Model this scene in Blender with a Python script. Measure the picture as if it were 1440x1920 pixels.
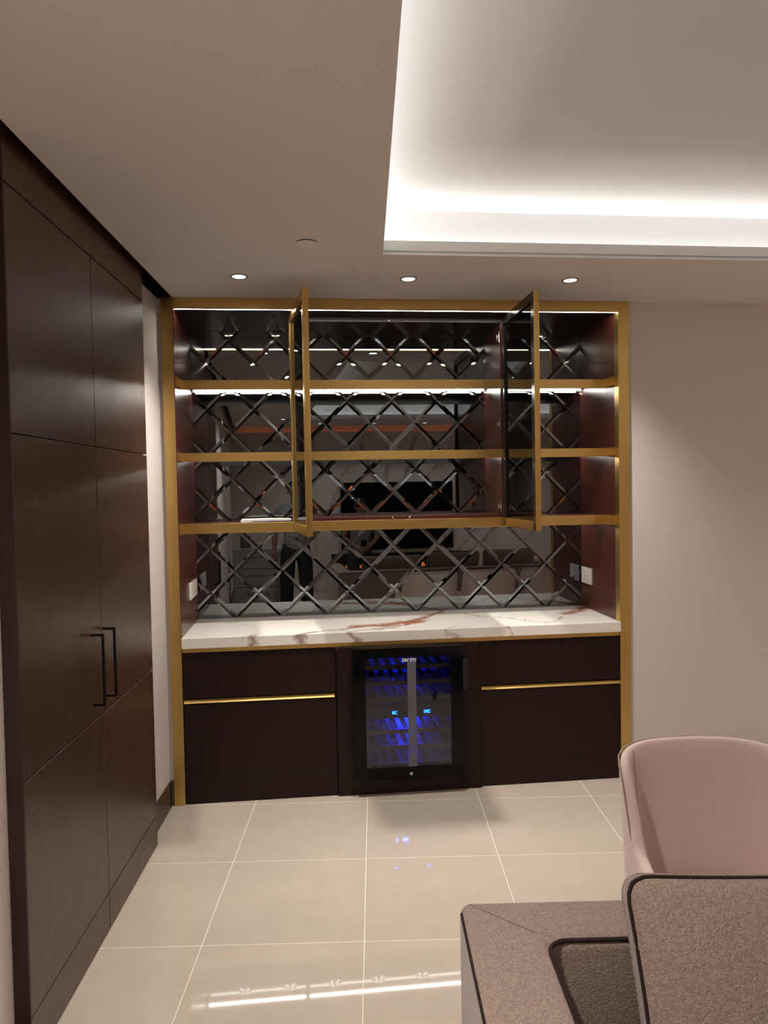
import bpy, bmesh, math, random
from mathutils import Vector, Matrix
random.seed(7)
scene = bpy.context.scene
COL = scene.collection
for o in list(bpy.data.objects):
    bpy.data.objects.remove(o, do_unlink=True)

# ------------------------------------------------------------------ camera
F_PX, YAW, PITCH, ROLL = 1355.06, 0.1044, 0.0322, -0.0179
CAM = Vector((0.7414, -3.8975, 1.6717))
fwd = Vector((math.sin(YAW) * math.cos(PITCH), math.cos(YAW) * math.cos(PITCH), -math.sin(PITCH)))
rt = Vector((math.cos(YAW), -math.sin(YAW), 0)); up = rt.cross(fwd)
r2 = rt * math.cos(ROLL) + up * math.sin(ROLL); u2 = -rt * math.sin(ROLL) + up * math.cos(ROLL)
cam = bpy.data.cameras.new('camera'); cam_o = bpy.data.objects.new('camera', cam); COL.objects.link(cam_o)
cam_o.matrix_world = Matrix(((r2.x, u2.x, -fwd.x, CAM.x), (r2.y, u2.y, -fwd.y, CAM.y), (r2.z, u2.z, -fwd.z, CAM.z), (0, 0, 0, 1)))
cam.sensor_fit = 'HORIZONTAL'; cam.sensor_width = 36.0; cam.lens = 36.0 * F_PX / 1440.0
cam.clip_start = 0.05; cam.clip_end = 60
scene.camera = cam_o

# ------------------------------------------------------------------ world, exposure, lamp powers
world = bpy.data.worlds.new('world'); scene.world = world; world.use_nodes = True
world.node_tree.nodes['Background'].inputs[0].default_value = (0.5, 0.45, 0.42, 1)
world.node_tree.nodes['Background'].inputs[1].default_value = 0.02
vs = scene.view_settings
vs.view_transform = 'Standard'; vs.look = 'None'; vs.gamma = 1.0; vs.use_curve_mapping = False
vs.exposure = 0.28
COVE = 21.0          # emission of the cove LED strips
LED = 34.0           # emission of the cabinet LED strips
SPOT = 130.0         # watts of a ceiling downlight
SPOT_COL = (1.0, 0.935, 0.865)
try:
    scene.cycles.use_denoising = True
    scene.cycles.use_adaptive_sampling = True; scene.cycles.adaptive_threshold = .02
    scene.cycles.max_bounces = 10; scene.cycles.diffuse_bounces = 5; scene.cycles.glossy_bounces = 6
    scene.cycles.transparent_max_bounces = 12
    scene.cycles.caustics_reflective = False; scene.cycles.caustics_refractive = False
    scene.cycles.sample_clamp_indirect = 4.0
except Exception:
    pass

# ------------------------------------------------------------------ materials
def mat(name, col=(.5, .5, .5), rough=.5, metal=0.0, spec=.5, emit=None, es=0.0, coat=0.0, sheen=0.0):
    m = bpy.data.materials.new(name); m.use_nodes = True
    b = m.node_tree.nodes['Principled BSDF']
    b.inputs['Base Color'].default_value = (*col, 1); b.inputs['Roughness'].default_value = rough
    b.inputs['Metallic'].default_value = metal; b.inputs['Specular IOR Level'].default_value = spec
    b.inputs['Coat Weight'].default_value = coat; b.inputs['Coat Roughness'].default_value = .08
    b.inputs['Sheen Weight'].default_value = sheen
    if emit:
        b.inputs['Emission Color'].default_value = (*emit, 1); b.inputs['Emission Strength'].default_value = es
    return m
class N:
    """small node helper"""
    def __init__(s, m): s.t = m.node_tree; s.b = s.t.nodes.get('Principled BSDF')
    def n(s, kind, **kw):
        x = s.t.nodes.new(kind)
        for k, v in kw.items(): setattr(x, k, v)
        return x
    def l(s, a, b): s.t.links.new(a, b)
    def coord(s, scale=(1, 1, 1), rot=(0, 0, 0), out='Object'):
        c = s.n('ShaderNodeTexCoord'); mp = s.n('ShaderNodeMapping')
        mp.inputs['Scale'].default_value = scale; mp.inputs['Rotation'].default_value = rot
        s.l(c.outputs[out], mp.inputs['Vector']); return mp.outputs['Vector']
    def diag(s, ang, scale):
        a = s.coord((1, 1, 1), (ang, 0, 0)); mp = s.n('ShaderNodeMapping'); mp.inputs['Scale'].default_value = scale
        s.l(a, mp.inputs['Vector']); return mp.outputs['Vector']
    def noise(s, vec, scale, detail=4, rough=.55, dist=0):
        x = s.n('ShaderNodeTexNoise'); x.inputs['Scale'].default_value = scale; x.inputs['Detail'].default_value = detail
        x.inputs['Roughness'].default_value = rough; x.inputs['Distortion'].default_value = dist
        s.l(vec, x.inputs['Vector']); return x
    def ramp(s, fac, stops):
        r = s.n('ShaderNodeValToRGB'); e = r.color_ramp.elements
        while len(e) < len(stops): e.new(.5)
        for i, (p, c) in enumerate(stops): e[i].position = p; e[i].color = (*c, 1)
        s.l(fac, r.inputs['Fac']); return r.outputs['Color']
    def bump(s, h, strength=.2, dist=.002):
        b = s.n('ShaderNodeBump'); b.inputs['Strength'].default_value = strength; b.inputs['Distance'].default_value = dist
        s.l(h, b.inputs['Height']); s.l(b.outputs['Normal'], s.b.inputs['Normal']); return b
    def math(s, op, a, b=None, c=None):
        x = s.n('ShaderNodeMath', operation=op)
        for i, v in enumerate((a, b, c)):
            if v is None: continue
            if isinstance(v, (int, float)): x.inputs[i].default_value = v
            else: s.l(v, x.inputs[i])
        return x.outputs[0]

def paint(name, col):
    m = mat(name, col, .75, spec=.25); k = N(m)
    k.bump(k.noise(k.coord(), 220, 2).outputs['Fac'], .06, .001); return m
M_WALL = paint('wall_paint', (.67, .595, .55))
M_CEIL = paint('ceiling_paint', (.76, .71, .675))
M_COFF = paint('coffer_paint', (.83, .83, .825))
M_SLOT = mat('black_slot', (.006, .006, .007), .6)

def wood(name, c0, c1, rough, grain=(30, 30, 1.2), bump=.12, coat=0.0, fine=0.0, spec=.5):
    m = mat(name, c0, rough, coat=coat, spec=spec); k = N(m)
    v = k.coord(grain); n = k.noise(v, 2.2, 6, .62, .6)
    k.l(k.ramp(n.outputs['Fac'], [(.3, c0), (.7, c1)]), k.b.inputs['Base Color'])
    h = n.outputs['Fac']
    if fine:
        f = k.noise(k.coord((1, 1, 1), (.6, 0, 0)), 320, 3, .7)
        f2 = k.noise(k.diag(.85, (60, 60, 8)), 3, 3, .6)
        f3 = k.noise(k.diag(.95, (9, 9, 1.6)), 2.5, 5, .68)
        h = k.math('ADD', k.math('ADD', k.math('MULTIPLY', f.outputs['Fac'], fine), k.math('MULTIPLY', f2.outputs['Fac'], .9)), k.math('MULTIPLY', f3.outputs['Fac'], 2.2))
        k.l(k.math('ADD', k.math('MULTIPLY', f3.outputs['Fac'], .22), rough - .10), k.b.inputs['Roughness'])
    k.bump(h, bump, .0012); return m
M_WARD = wood('wardrobe_veneer', (.043, .0185, .0105), (.054, .0245, .0145), .31, grain=(8, 8, 1.0), bump=.55, fine=.5, spec=.62)
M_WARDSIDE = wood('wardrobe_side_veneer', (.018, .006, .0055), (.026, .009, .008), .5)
M_RED = wood('mahogany_panel', (.052, .0115, .0085), (.085, .019, .013), .27, bump=.05)
M_BASE = wood('espresso_veneer', (.0125, .0052, .0046), (.0185, .0072, .0062), .42, bump=.06, spec=.22)
M_DARKIN = wood('dark_inner_veneer', (.012, .008, .0075), (.018, .011, .010), .22, bump=.03)
M_SKIRT = wood('skirting_veneer', (.020, .012, .010), (.028, .017, .014), .35, grain=(1.2, 1.2, 30))

def brass(name, vert=False):
    m = mat(name, (.68, .46, .16), .32, 1.0); k = N(m)
    n = k.noise(k.coord((400, 400, 3) if vert else (3, 400, 400)), 1.0, 2)
    k.l(k.ramp(n.outputs['Fac'], [(.2, (.63, .42, .135)), (.8, (.76, .52, .185))]), k.b.inputs['Base Color'])
    k.bump(n.outputs['Fac'], .04, .0005); return m
M_BRASS = brass('brushed_brass'); M_BRASSV = brass('brushed_brass_vertical', True)
M_MIRROR = mat('grey_mirror', (.20, .215, .22), .0, 1.0)
M_MIRBACK = mat('mirror_backing', (.02, .02, .022), .4)
M_CHROME = mat('chrome', (.75, .75, .74), .18, 1.0)
M_BLACKMETAL = mat('dark_bronze_metal', (.035, .028, .024), .35, .8)
M_BLACKGLOSS = mat('black_gloss', (.004, .004, .0055), .06, spec=.14)
M_BLACK = mat('black_plastic', (.008, .008, .009), .4)
M_WHITEPL = mat('white_plastic', (.83, .80, .74), .35)
M_BEZEL = mat('bezel_grey', (.32, .31, .30), .4)
M_PAPER = mat('paper', (.82, .80, .80), .6)
M_LED = mat('led_strip', (.9, .9, .9), .5, emit=(1.0, .95, .87), es=LED)
M_COVE = mat('cove_led', (.9, .9, .9), .5, emit=(1.0, .98, .95), es=COVE)
M_DOWN = mat('downlight_lens', (.9, .9, .9), .5, emit=(1.0, .97, .93), es=9.0)
M_ORANGE = mat('orange_led', (.9, .5, .3), .5, emit=(1.0, .23, .06), es=5.0)
M_BLUE = mat('blue_led', (.1, .1, .8), .5, emit=(.02, .05, 1.0), es=14.0)
M_DISPLAY = mat('display_digit', (.1, .3, .9), .5, emit=(.01, .17, 1.0), es=10.0)
M_LOGO = mat('glowing_logo_print', (.8, .78, .72), .4, emit=(.8, .78, .7), es=.15)  # slight glow put into the printed logo, which is no lamp

def glass(name, tint, rough=.0, f=.06):
    m = bpy.data.materials.new(name); m.use_nodes = True; t = m.node_tree; t.nodes.clear()
    o = t.nodes.new('ShaderNodeOutputMaterial'); mx = t.nodes.new('ShaderNodeMixShader')
    tr = t.nodes.new('ShaderNodeBsdfTransparent'); tr.inputs[0].default_value = (*tint, 1)
    gl = t.nodes.new('ShaderNodeBsdfGlossy'); gl.inputs['Roughness'].default_value = rough; gl.inputs[0].default_value = (1, 1, 1, 1)
    fr = t.nodes.new('ShaderNodeFresnel'); fr.inputs[0].default_value = 1.5
    t.links.new(fr.outputs[0], mx.inputs[0]); t.links.new(tr.outputs[0], mx.inputs[1]); t.links.new(gl.outputs[0], mx.inputs[2])
    t.links.new(mx.outputs[0], o.inputs[0]); return m
M_DGLASS = glass('smoked_door_glass', (.58, .60, .60))
M_CGLASS = glass('cooler_glass', (.68, .68, .76))

def fabric(name, c0, c1, scale=420, bump=.5):
    m = mat(name, c0, .9, spec=.15, sheen=.25); k = N(m)
    v = k.coord()
    vo = k.n('ShaderNodeTexVoronoi'); vo.inputs['Scale'].default_value = scale; vo.inputs['Randomness'].default_value = .75; k.l(v, vo.inputs['Vector'])
    fine = k.noise(v, scale * 1.6, 2, .6); big = k.noise(v, 14, 3, .6)
    sp = k.n('ShaderNodeSeparateColor'); k.l(vo.outputs['Color'], sp.inputs[0])
    h = k.math('SUBTRACT', k.math('ADD', k.math('MULTIPLY', sp.outputs[0], .45), k.math('MULTIPLY', fine.outputs['Fac'], .55)), k.math('MULTIPLY', vo.outputs['Distance'], .35))
    h = k.math('ADD', h, k.math('MULTIPLY', big.outputs['Fac'], .12))
    k.l(k.ramp(h, [(.05, c0), (.85, c1)]), k.b.inputs['Base Color'])
    bh = k.math('SUBTRACT', fine.outputs['Fac'], k.math('MULTIPLY', vo.outputs['Distance'], 1.2))
    k.bump(bh, bump, .0015); return m
M_TAUPE = fabric('taupe_tweed', (.19, .136, .111), (.39, .29, .24), 300, .6)
M_PINK = fabric('blush_weave', (.64, .485, .44), (.79, .625, .575), 460, .3)
M_PIPE = mat('dark_piping', (.022, .013, .011), .8, spec=.2)
M_LEG = mat('chair_leg_metal', (.02, .018, .016), .4, .6)

def tile_mat():
    m = mat('polished_beige_tile', (.46, .39, .315), .035, spec=.5); k = N(m)
    n = k.noise(k.coord(out='Generated'), 4, 5, .6); n2 = k.noise(k.coord(), 90, 3, .6)
    h = k.math('ADD', k.math('MULTIPLY', n.outputs['Fac'], .6), k.math('MULTIPLY', n2.outputs['Fac'], .4))
    k.l(k.ramp(h, [(.3, (.395, .335, .275)), (.7, (.445, .38, .315))]), k.b.inputs['Base Color']); return m
M_TILE = tile_mat(); M_GROUT = mat('cream_grout', (.72, .66, .57), .8)

def marble(name, base, base2, veins, fill_scale=1.2, plane='XY'):
    """veins: list of ((x0,y0),(x1,y1), width, colour) in object space"""
    m = mat(name, base, .12, spec=.5); k = N(m)
    c = k.n('ShaderNodeTexCoord').outputs['Object']
    dn = k.noise(c, 5.5, 5, .6); dn2 = k.noise(c, 26, 4, .6)
    def off(n, amt):
        s = k.n('ShaderNodeVectorMath', operation='SUBTRACT'); k.l(n.outputs['Color'], s.inputs[0]); s.inputs[1].default_value = (.5, .5, .5)
        q = k.n('ShaderNodeVectorMath', operation='SCALE'); k.l(s.outputs[0], q.inputs[0]); q.inputs['Scale'].default_value = amt; return q.outputs[0]
    a = k.n('ShaderNodeVectorMath', operation='ADD'); k.l(c, a.inputs[0]); k.l(off(dn, .20), a.inputs[1])
    a2 = k.n('ShaderNodeVectorMath', operation='ADD'); k.l(a.outputs[0], a2.inputs[0]); k.l(off(dn2, .035), a2.inputs[1])
    sp = k.n('ShaderNodeSeparateXYZ'); k.l(a2.outputs[0], sp.inputs[0])
    px = sp.outputs['X']; py = sp.outputs['Y' if plane == 'XY' else 'Z']
    soft = k.noise(c, fill_scale, 4, .6, 1.2)
    cur = k.ramp(soft.outputs['Fac'], [(.35, base), (.75, base2)])
    wn = k.noise(c, 9, 3, .6)
    for (x0, y0), (x1, y1), w, col, stren in veins:
        L = math.hypot(x1 - x0, y1 - y0); dx, dy = (x1 - x0) / L, (y1 - y0) / L
        rx = k.math('SUBTRACT', px, x0); ry = k.math('SUBTRACT', py, y0)
        t = k.math('ADD', k.math('MULTIPLY', rx, dx), k.math('MULTIPLY', ry, dy))
        d = k.math('ABSOLUTE', k.math('SUBTRACT', k.math('MULTIPLY', rx, dy), k.math('MULTIPLY', ry, dx)))
        over = k.math('MAXIMUM', k.math('MAXIMUM', k.math('MULTIPLY', t, -1), k.math('SUBTRACT', t, L)), 0)
        dd = k.math('ADD', d, k.math('MULTIPLY', over, .6))
        ww = k.math('MULTIPLY', wn.outputs['Fac'], 2 * w)
        f = k.math('SUBTRACT', 1, k.math('DIVIDE', dd, ww)); f = k.math('MAXIMUM', f, 0)
        f = k.math('MULTIPLY', k.math('POWER', f, .7), stren)
        mx = k.n('ShaderNodeMixRGB'); k.l(f, mx.inputs[0]); k.l(cur, mx.inputs[1]); mx.inputs[2].default_value = (*col, 1)
        cur = mx.outputs[0]
    k.l(cur, k.b.inputs['Base Color']); return m
RUST = (.36, .13, .055); BRN = (.22, .12, .09); GRY = (.42, .36, .32)
M_MARBLE = marble('white_marble', (.80, .765, .70), (.745, .70, .635), [
    ((.60, -.05), (1.03, .15), .018, BRN, .8), ((.98, .13), (1.36, .25), .062, RUST, 1.0), ((1.28, .18), (1.58, .56), .036, RUST, .95),
    ((.95, -.02), (1.30, .18), .018, BRN, .75), ((1.55, .54), (1.77, .33), .009, BRN, .7), ((1.77, .33), (2.10, .05), .009, BRN, .7),
    ((2.08, .04), (2.32, .32), .010, BRN, .65), ((2.28, .34), (2.50, .54), .055, RUST, 1.0), ((2.32, .36), (2.44, .18), .008, BRN, .6),
    ((.30, -.06), (.46, .03), .020, BRN, .8), ((.55, -.06), (.72, .02), .016, BRN, .6), ((1.45, -.04), (1.62, .04), .010, BRN, .5), ((1.72, -.05), (1.84, .03), .012, GRY, .8), ((1.0, .10), (.80, .5), .004, GRY, .5), ((.1, .25), (.7, .45), .004, GRY, .35)])
M_MARBLEW = marble('marble_wall_slab', (.62, .56, .53), (.55, .49, .46), [
    ((1.6, 2.4), (1.9, 1.7), .05, BRN, .8), ((2.1, 2.5), (2.0, 1.7), .05, RUST, .7), ((2.5, 2.5), (2.3, 1.6), .04, BRN, .8), ((1.1, 1.4), (1.5, 2.3), .025, BRN, .6),
    ((2.6, 1.7), (3.1, 2.4), .03, BRN, .7), ((1.3, .5), (1.9, .75), .02, BRN, .7), ((2.0, .35), (2.4, .7), .02, BRN, .7), ((3.0, .4), (3.6, 1.1), .02, BRN, .7)], .8, 'XZ')

# ------------------------------------------------------------------ mesh helpers
def link(o, parent=None):
    COL.objects.link(o)
    if parent is not None: o.parent = parent
    return o
def meshobj(name, verts, faces, m, parent=None, smooth=False):
    me = bpy.data.meshes.new(name); me.from_pydata([tuple(v) for v in verts], [], faces); me.update()
    if smooth:
        for p in me.polygons: p.use_smooth = True
    if m is not None: me.materials.append(m)
    return link(bpy.data.objects.new(name, me), parent)
BOXF = [(0, 3, 2, 1), (4, 5, 6, 7), (0, 1, 5, 4), (1, 2, 6, 5), (2, 3, 7, 6), (3, 0, 4, 7)]
def bv(x0, x1, y0, y1, z0, z1):
    return [(x0, y0, z0), (x1, y0, z0), (x1, y1, z0), (x0, y1, z0), (x0, y0, z1), (x1, y0, z1), (x1, y1, z1), (x0, y1, z1)]
def boxes(name, bl, m, parent=None, bevel=0.0, seg=2, smooth=False):
    bm = bmesh.new()
    for b in bl:
        vs_ = [bm.verts.new(v) for v in bv(*b)]
        for f in BOXF: bm.faces.new([vs_[i] for i in f])
    if bevel: bmesh.ops.bevel(bm, geom=bm.edges[:], offset=bevel, segments=seg, profile=.5, affect='EDGES')
    me = bpy.data.meshes.new(name); bm.to_mesh(me); bm.free()
    if smooth:
        for p in me.polygons: p.use_smooth = True
    if m is not None: me.materials.append(m)
    return link(bpy.data.objects.new(name, me), parent)
def box(name, x0, x1, y0, y1, z0, z1, m, parent=None, bevel=0.0, seg=2, smooth=False):
    return boxes(name, [(x0, x1, y0, y1, z0, z1)], m, parent, bevel, seg, smooth)
def lathe(name, prof, m, parent=None, n=32, axis='Z', c=(0, 0, 0), smooth=True):
    vs_, fs = [], []
    for i in range(n):
        a = 2 * math.pi * i / n
        for r, h in prof:
            p = (r * math.cos(a), r * math.sin(a), h)
            if axis == 'Y': p = (p[0], p[2], p[1])
            if axis == 'X': p = (p[2], p[0], p[1])
            vs_.append((p[0] + c[0], p[1] + c[1], p[2] + c[2]))
    k = len(prof)
    for i in range(n):
        j = (i + 1) % n
        for q in range(k - 1): fs.append((i * k + q, j * k + q, j * k + q + 1, i * k + q + 1))
    o = meshobj(name, vs_, fs, m, parent, smooth)
    bm = bmesh.new(); bm.from_mesh(o.data); bmesh.ops.remove_doubles(bm, verts=bm.verts, dist=1e-6)
    bmesh.ops.recalc_face_normals(bm, faces=bm.faces); bm.to_mesh(o.data); bm.free(); return o
def tube(name, pts, r, m, parent=None, n=8, closed=False):
    pts = [Vector(p) for p in pts]; vs_, fs = [], []; N_ = len(pts)
    for i, p in enumerate(pts):
        if closed: t = (pts[(i + 1) % N_] - pts[i - 1]).normalized()
        else: t = (pts[min(i + 1, N_ - 1)] - pts[max(i - 1, 0)]).normalized()
        a = t.cross(Vector((0, 0, 1)))
        if a.length < .05: a = t.cross(Vector((0, 1, 0)))
        a.normalize(); b = t.cross(a)
        for q in range(n):
            an = 2 * math.pi * q / n; vs_.append(p + (a * math.cos(an) + b * math.sin(an)) * r)
    for i in range(N_ if closed else N_ - 1):
        j = (i + 1) % N_
        for q in range(n): fs.append((i * n + q, i * n + (q + 1) % n, j * n + (q + 1) % n, j * n + q))
    if not closed: fs += [tuple(range(n))[::-1], tuple(range((N_ - 1) * n, N_ * n))]
    return meshobj(name, vs_, fs, m, parent, True)
def smoothpath(pts, k=6):
    P = [Vector(p) for p in pts]; out = []
    for i in range(len(P) - 1):
        p0, p1, p2, p3 = P[max(i - 1, 0)], P[i], P[i + 1], P[min(i + 2, len(P) - 1)]
        for j in range(k):
            t = j / k
            out.append(.5 * ((2 * p1) + (p2 - p0) * t + (2 * p0 - 5 * p1 + 4 * p2 - p3) * t * t + (3 * p1 - p0 - 3 * p2 + p3) * t ** 3))
    out.append(P[-1]); return out
def thing(name, label, cat, loc=(0, 0, 0), rz=0.0, group=None):
    o = bpy.data.objects.new(name, None); o.empty_display_size = .1; link(o)
    o.location = loc; o.rotation_euler = (0, 0, rz); tag(o, label, cat, group); return o
def tag(o, label=None, cat=None, group=None, kind=None):
    if label: o['label'] = label
    if cat: o['category'] = cat
    if group: o['group'] = group
    if kind: o['kind'] = kind
    return o
def struct(o): o['kind'] = 'structure'; return o
def copy_tree(o, parent=None):
    c = o.copy(); link(c); c.parent = parent
    for ch in list(o.children): copy_tree(ch, c)
    return c
def empty(name, parent, loc=(0, 0, 0), rz=0.0):
    o = bpy.data.objects.new(name, None); o.empty_display_size = .05; link(o, parent); o.location = loc; o.rotation_euler = (0, 0, rz); return o
def text(name, s, size, m, parent=None, loc=(0, 0, 0), rot=(0, 0, 0), shear=0.0, ext=.0004, align='CENTER', bold=0.0):
    cu = bpy.data.curves.new(name, 'FONT'); cu.body = s; cu.size = size; cu.extrude = ext; cu.shear = shear; cu.align_x = align; cu.align_y = 'CENTER'; cu.offset = bold
    tmp = bpy.data.objects.new('tmp', cu); COL.objects.link(tmp)
    dg = bpy.context.evaluated_depsgraph_get(); me = bpy.data.meshes.new_from_object(tmp.evaluated_get(dg))
    bpy.data.objects.remove(tmp, do_unlink=True); me.name = name; me.materials.clear(); me.materials.append(m)
    o = link(bpy.data.objects.new(name, me), parent); o.location = loc; o.rotation_euler = rot; return o

# ================================================================== THE ROOM
H = 2.691            # soffit height
HC = 2.943           # coffer height
WA = -0.0681         # wall / wardrobe direction against the cabinet
TA = -0.0913         # tile and furniture direction
YB = 0.02            # back wall plane
YR = -6.77           # rear (television) wall plane
XR = 5.9
TW = math.tan(WA)
def xw(y, off=0.0): return .0261 - TW * y + off / math.cos(WA)     # wardrobe front plane

# --- floor: grout bed with separate tiles
floor = struct(box('floor', -1.6, XR + .1, YR - .1, .72, -.06, -.0006, M_GROUT))
tile_root = empty('tile_field', None); 
bpy.data.objects.remove(tile_root, do_unlink=True)
TX, TY = .3713, -.6285
ct, st = math.cos(TA), math.sin(TA)
def tl(i, j): return (TX + .6 * (i * ct - j * st), TY + .6 * (i * st + j * ct))
tmesh = None; count = 0
for i in range(-3, 10):
    for j in range(-11, 3):
        c = tl(i + .5, j + .5)
        if c[0] < xw(c[1]) - .45 or c[0] > XR + .35 or c[1] < YR - .3 or c[1] > .55: continue
        if c[1] > .30 and (c[0] < 0 or c[0] > 2.6): continue
        if tmesh is None:
            o = box('floor_tile', -.2988, .2988, -.2988, .2988, -.012, 0, M_TILE, floor, .0008, 1); tmesh = o.data
        else: o = link(bpy.data.objects.new('floor_tile', tmesh), floor)
        o.location = (c[0], c[1], 0); o.rotation_euler = (0, 0, TA); count += 1

# --- walls
wl = xw(0, -.048); 
def wallquad(name, p0, p1, z0, z1, th, m):
    """vertical slab from p0 to p1, thickness th to the left of the direction"""
    d = Vector((p1[0] - p0[0], p1[1] - p0[1])).normalized(); n = Vector((-d.y, d.x)) * th
    b = [(p0[0], p0[1]), (p1[0], p1[1]), (p1[0] + n.x, p1[1] + n.y), (p0[0] + n.x, p0[1] + n.y)]
    vs_ = [(x, y, z0) for x, y in b] + [(x, y, z1) for x, y in b]
    o = meshobj(name, vs_, BOXF, m); bm = bmesh.new(); bm.from_mesh(o.data); bmesh.ops.recalc_face_normals(bm, faces=bm.faces); bm.to_mesh(o.data); bm.free(); return o
struct(wallquad('wall_left', (xw(YR, -.048), YR), (xw(YB, -.048), YB), 0, 3.0, .12, M_WALL))
wb = struct(boxes('wall_back', [(xw(YB, -.048) - .12, -.001, YB, YB + .12, 0, 3.0), (2.541, XR, YB, YB + .12, 0, 3.0)], M_WALL))
struct(box('wall_behind_cabinet', -.1, 2.65, .68, .74, 0, 3.0, M_WALL)).name = 'wall_niche'
struct(box('wall_right', XR, XR + .12, YR, YB + .12, 0, 3.0, M_WALL))
struct(box('wall_rear', -.75, XR + .12, YR - .12, YR, 0, 3.0, M_WALL))
# skirting
def base_slab(name, p0, p1, th):
    return struct(wallquad(name, p0, p1, 0, .135, th, M_SKIRT))
base_slab('baseboard_left', (xw(YB - .011, -.048), YB - .011), (xw(-.4205, -.048), -.4205), .010)
base_slab('baseboard_near', (xw(-1.748, -.048), -1.748), (xw(YR + .002, -.048), YR + .002), .010)
struct(box('baseboard_back', xw(YB, -.036), -.001, YB - .010, YB, 0, .135, M_SKIRT))
struct(box('baseboard_right', 2.545, XR - .011, YB - .010, YB, 0, .135, M_SKIRT))

# --- ceiling: soffit ring round a coffer with an LED trough
YS0, YS1 = -.735, -5.43
CX0 = 1.0884; tca = .0791
def cx(y, off=0.0): return CX0 + tca * (y - YS0) + off          # left edge of the opening (moves left towards the camera)
XC1 = 4.85
def ring(off):
    """coffer outline grown outwards by off"""
    return [(cx(YS0 + off, -off), YS0 + off), (XC1 + off, YS0 + off), (XC1 + off, YS1 - off), (cx(YS1 - off, -off), YS1 - off)]
xl0 = xw(YB, .031); xl1 = xw(YR, .031)
inner = ring(0); outer = [(xl0, YB), (XR, YB), (XR, YR), (xl1, YR)]
def ringmesh(name, a, za, b, zb, m, parent=None):
    vs_ = [(x, y, za) for x, y in a] + [(x, y, zb) for x, y in b]
    return meshobj(name, vs_, [(i, (i + 1) % 4, 4 + (i + 1) % 4, 4 + i) for i in range(4)], m, parent)
ceil = struct(ringmesh('ceiling', outer, H, inner, H, M_CEIL))
T = .16
lip_in = ring(.004); lip_top0 = ring(.012); lip_out = ring(.030); tr = ring(T)
# coffer lip: small step, upstand, trough floor
def loft(name, loops, m, parent):
    vs_, fs = [], []
    for lp, z in loops: vs_ += [(x, y, z) for x, y in lp]
    for k in range(len(loops) - 1):
        for i in range(4): fs.append((k * 4 + i, k * 4 + (i + 1) % 4, (k + 1) * 4 + (i + 1) % 4, (k + 1) * 4 + i))
    return meshobj(name, vs_, fs, m, parent)
loft('cove_lip', [(inner, H), (inner, H + .009), (ring(.016), H + .009), (ring(.016), H + .020), (ring(.005), H + .020), (ring(.005), H + .063), (ring(.026), H + .063), (ring(.026), H + .012), (tr, H + .012)], M_COFF, ceil)
loft('coffer_side', [(tr, H + .012), (tr, HC)], M_COFF, ceil)
meshobj('coffer_lid', [(x, y, HC) for x, y in tr], [(0, 1, 2, 3)], M_COFF, ceil)
# LED tape in the trough, one strip a side
for nm, a, b in (('back', 0, 1), ('right', 1, 2), ('near', 2, 3), ('left', 3, 0)):
    p, q = ring(.132), ring(.150)
    z = H + .0185
    o = meshobj('cove_light_strip', [(*p[a], z), (*p[b], z), (*q[b], z), (*q[a], z), (*p[a], z - .006), (*p[b], z - .006), (*q[b], z - .006), (*q[a], z - .006)],
                [(0, 1, 2, 3), (7, 6, 5, 4), (0, 4, 5, 1), (1, 5, 6, 2), (2, 6, 7, 3), (3, 7, 4, 0)], M_COVE)
    o.data.materials.append(M_WHITEPL)
    for f_ in o.data.polygons:
        if f_.index: f_.material_index = 1
    tag(o, {'back': 'white light strip hidden in the ceiling recess edge nearest the bar cabinet', 'right': 'white light strip along the far right edge of the ceiling recess',
            'near': 'white light strip along the ceiling recess edge nearest the television wall', 'left': 'white light strip along the left edge of the bright ceiling recess'}[nm], 'light strip', 'cove light strips')
# dark shadow slot between soffit and left wall
p = [(xw(YB, -.048), YB), (xl0, YB), (xl1, YR), (xw(YR, -.048), YR)]
zt = H + .16
o = meshobj('trim_1', [(x, y, zt) for x, y in p] + [(x, y, H) for x, y in p], [(0, 1, 2, 3), (1, 5, 6, 2), (0, 4, 5, 1)], M_SLOT)
struct(o)
o = meshobj('trim_2', [(xw(YB, -.0475), YB - .003, H - .004), (xw(-.4, -.0475), -.4, H - .004), (xw(-.4, -.0475), -.4, zt), (xw(YB, -.0475), YB - .003, zt),
                     (xw(YB, -.0475), YB - .001, H - .004), (.056, YB - .001, H - .004), (.056, YB - .001, zt), (xw(YB, -.0475), YB - .001, zt)], [(0, 1, 2, 3), (4, 5, 6, 7)], M_SLOT)
struct(o)
# roof above the coffer so that the room is closed
struct(box('ceiling_slab', -1.2, XR + .12, YR - .12, .74, 3.0, 3.05, M_SLOT))

# --- downlights
def downlight(x, y, label, group, power=SPOT, z=H, cone=112):
    t = thing('downlight', label, 'downlight', (x, y, z), 0, group)
    lathe('bezel', [(.030, -.0005), (.031, -.0022), (.033, -.0045), (.040, -.005), (.043, -.0025), (.043, .0)], M_BEZEL, t, 32)
    lathe('lens', [(.0001, -.0022), (.0305, -.0022)], M_DOWN, t, 24)
    L = bpy.data.lights.new('downlight_lamp', 'SPOT'); L.energy = power; L.color = SPOT_COL; L.spot_size = math.radians(cone); L.spot_blend = 1.0; L.shadow_soft_size = .045
    lo = bpy.data.objects.new('downlight_lamp', L); link(lo, t); lo.location = (0, 0, -.012)
    return t
DL = 'downlights over the bar cabinet'
downlight(.438, -.385, 'small round downlight at the left end of the soffit above the cabinet', DL)
downlight(1.250, -.380, 'small round downlight in the middle of the soffit above the cabinet', DL)
downlight(2.059, -.393, 'small round downlight at the right end of the soffit above the cabinet', DL)
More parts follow.
